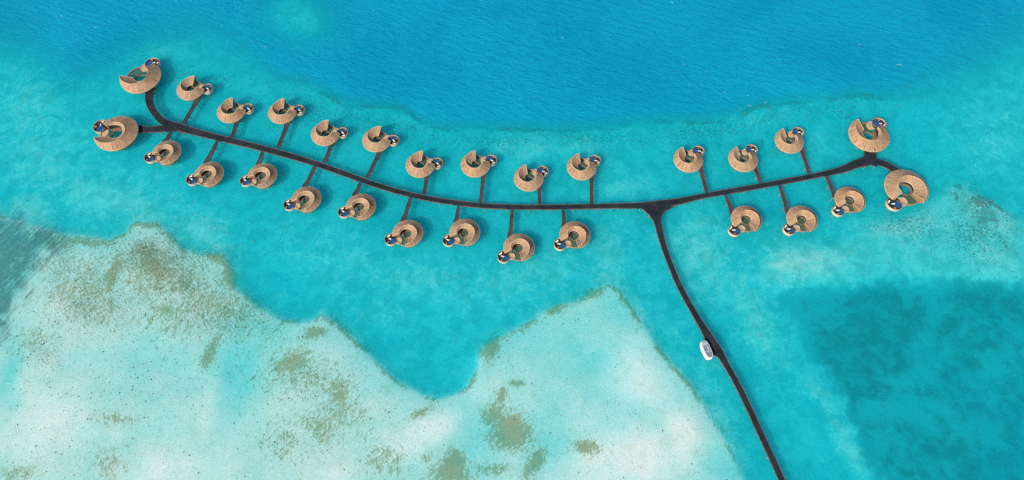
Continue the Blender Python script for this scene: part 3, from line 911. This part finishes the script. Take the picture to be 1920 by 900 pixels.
def edge_beams():
    for root, fr, z, thick, kr in PENDING:
        for side in (1, -1):
            run = []
            def flush():
                if len(run) > 1:
                    v, f = sweep(run)
                    build('edge_beam', v, f, M['kerb'], root)
                run.clear()
            for x, y, n, l, r in fr:
                w_ = l if side > 0 else r
                a = [(x + side * n[0] * q, y + side * n[1] * q) for q in (w_ - .02, w_ + kr[0])]
                if covered(a[1][0], a[1][1], fr):
                    flush()
                    continue
                run.append([(*a[0], z + kr[1]), (*a[1], z + kr[1]), (*a[1], z - thick - .35), (*a[0], z - thick - .35)])
            flush()
edge_beams()

# ------------------------------------------------------------------ the white boat beside the access jetty
def capsule(L, W, n=40, p=2.6):
    out = []
    for i in range(n):
        a = 2 * PI * i / n
        c, s_ = math.cos(a), math.sin(a)
        out.append((L / 2 * math.copysign(abs(c) ** (2 / 3.0), c), W / 2 * math.copysign(abs(s_) ** (2 / p), s_)))
    return out
b0, b1 = at(1322, 642, 1.5), at(1335, 672, 1.5)
bc = (b0 + b1) / 2
bz = math.atan2(b0.y - b1.y, b0.x - b1.x)
boat = empty('boat', 'white round-ended passenger boat with a grey roof moored beside the access jetty', 'boat', (bc.x - 1.8, bc.y - .3, 0), bz)
boat.scale = (.88, .88, .9)
def stack(name, layers, mat, parent, cap=True):
    sec = [[(x, y, z) for x, y in capsule(L, W)] for L, W, z in layers]
    v, f = sweep(sec, True, cap)
    return build(name, v, f, mat, parent)
hull = stack('hull', [(12.0, 4.0, -.5), (13.2, 5.4, .1), (14.0, 6.0, 1.2), (14.2, 6.2, 2.4), (13.8, 5.8, 2.55)], M['white'], boat)
stack('fender_strip', [(14.06, 6.08, 1.45), (14.2, 6.2, 1.48), (14.2, 6.2, 1.60), (14.08, 6.1, 1.63)], M['glass'], hull)
cabin = stack('cabin', [(13.4, 5.5, 2.55), (13.3, 5.45, 3.0), (13.2, 5.4, 5.0), (13.4, 5.6, 5.3)], M['white'], boat)
stack('window_band', [(13.3, 5.45, 3.5), (13.34, 5.5, 3.52), (13.34, 5.5, 3.9), (13.3, 5.45, 3.92)], M['palepanel'], cabin)
roof_ = stack('boat_roof', [(13.4, 5.6, 5.303), (13.5, 5.7, 5.4), (13.2, 5.4, 5.55), (12.9, 5.1, 5.55)], M['white'], boat)
stack('roof_panel', [(12.7, 4.95, 5.553), (12.5, 4.8, 5.63)], M['greyroof'], roof_)
build('front_panel', [(3.2, -2.15, 5.64), (5.2, -1.55, 5.64), (5.2, 1.55, 5.64), (3.2, 2.15, 5.64), (3.2, -2.15, 5.70), (5.2, -1.55, 5.70), (5.2, 1.55, 5.70), (3.2, 2.15, 5.70)],
      [(0, 1, 2, 3), (4, 5, 6, 7), (0, 1, 5, 4), (1, 2, 6, 5), (2, 3, 7, 6), (3, 0, 4, 7)], M['palepanel'], roof_)
tube('roof_rail', [(2.4, -.5, 5.85), (1.2, -.9, 5.9), (-.2, -1.0, 5.9), (-1.4, -.7, 5.9), (-1.8, 0, 5.9), (-1.5, .6, 5.85)], .13, M['white'], roof_)
build('stern_panel', [(-5.6, .3, 5.65), (-5.3, 1.5, 5.65), (-5.9, 1.2, 5.65), (-6.1, .3, 5.65), (-5.6, .3, 5.75), (-5.3, 1.5, 5.75), (-5.9, 1.2, 5.75), (-6.1, .3, 5.75)],
      [(0, 1, 2, 3), (4, 5, 6, 7), (0, 1, 5, 4), (1, 2, 6, 5), (2, 3, 7, 6), (3, 0, 4, 7)], M['red'], roof_)

# ------------------------------------------------------------------ loose coral rubble on the flats
rs = np.random.RandomState(4)
core = (np.abs(X) < 470) & (Y > -210) & (Y < 250)
idx = np.where(core)[0]
wgt = np.clip(f_rubble[idx], 0, 1.2) ** 1.6 + .022 * (s_shoal[idx]) + .25 * np.clip(f_reef[idx], 0, 1)
pick = rs.choice(idx, 5600, p=wgt / wgt.sum())
V, Fc = [], []
ico = [(0, 0, 1), (.9, 0, .3), (.28, .85, .3), (-.72, .53, .3), (-.72, -.53, .3), (.28, -.85, .3)]
for i in pick:
    s_ = .17 + .5 * rs.rand() ** 3.5
    cx, cy = X[i] + rs.uniform(-1, 1), Y[i] + rs.uniform(-1, 1)
    e, r0 = rs.uniform(.5, 1.0), rs.rand() * 6.3
    b = len(V)
    for x, y, z in ico:
        j = rs.uniform(.75, 1.25)
        x2, y2 = x * s_ * j, y * s_ * e * j
        V.append((cx + x2 * math.cos(r0) - y2 * math.sin(r0), cy + x2 * math.sin(r0) + y2 * math.cos(r0), -depth[i] + z * s_ * .7 - .05))
    Fc += [(b, b + 1, b + 2), (b, b + 2, b + 3), (b, b + 3, b + 4), (b, b + 4, b + 5), (b, b + 5, b + 1)]
ro_ = build('coral_rubble', V, Fc, simple('coral_rubble', (.12, .085, .045), .9, .4, .3, .05))
ro_['kind'] = 'stuff'
ro_['label'] = 'scattered dark coral rubble lying on the pale sand flats'
ro_['category'] = 'rubble'
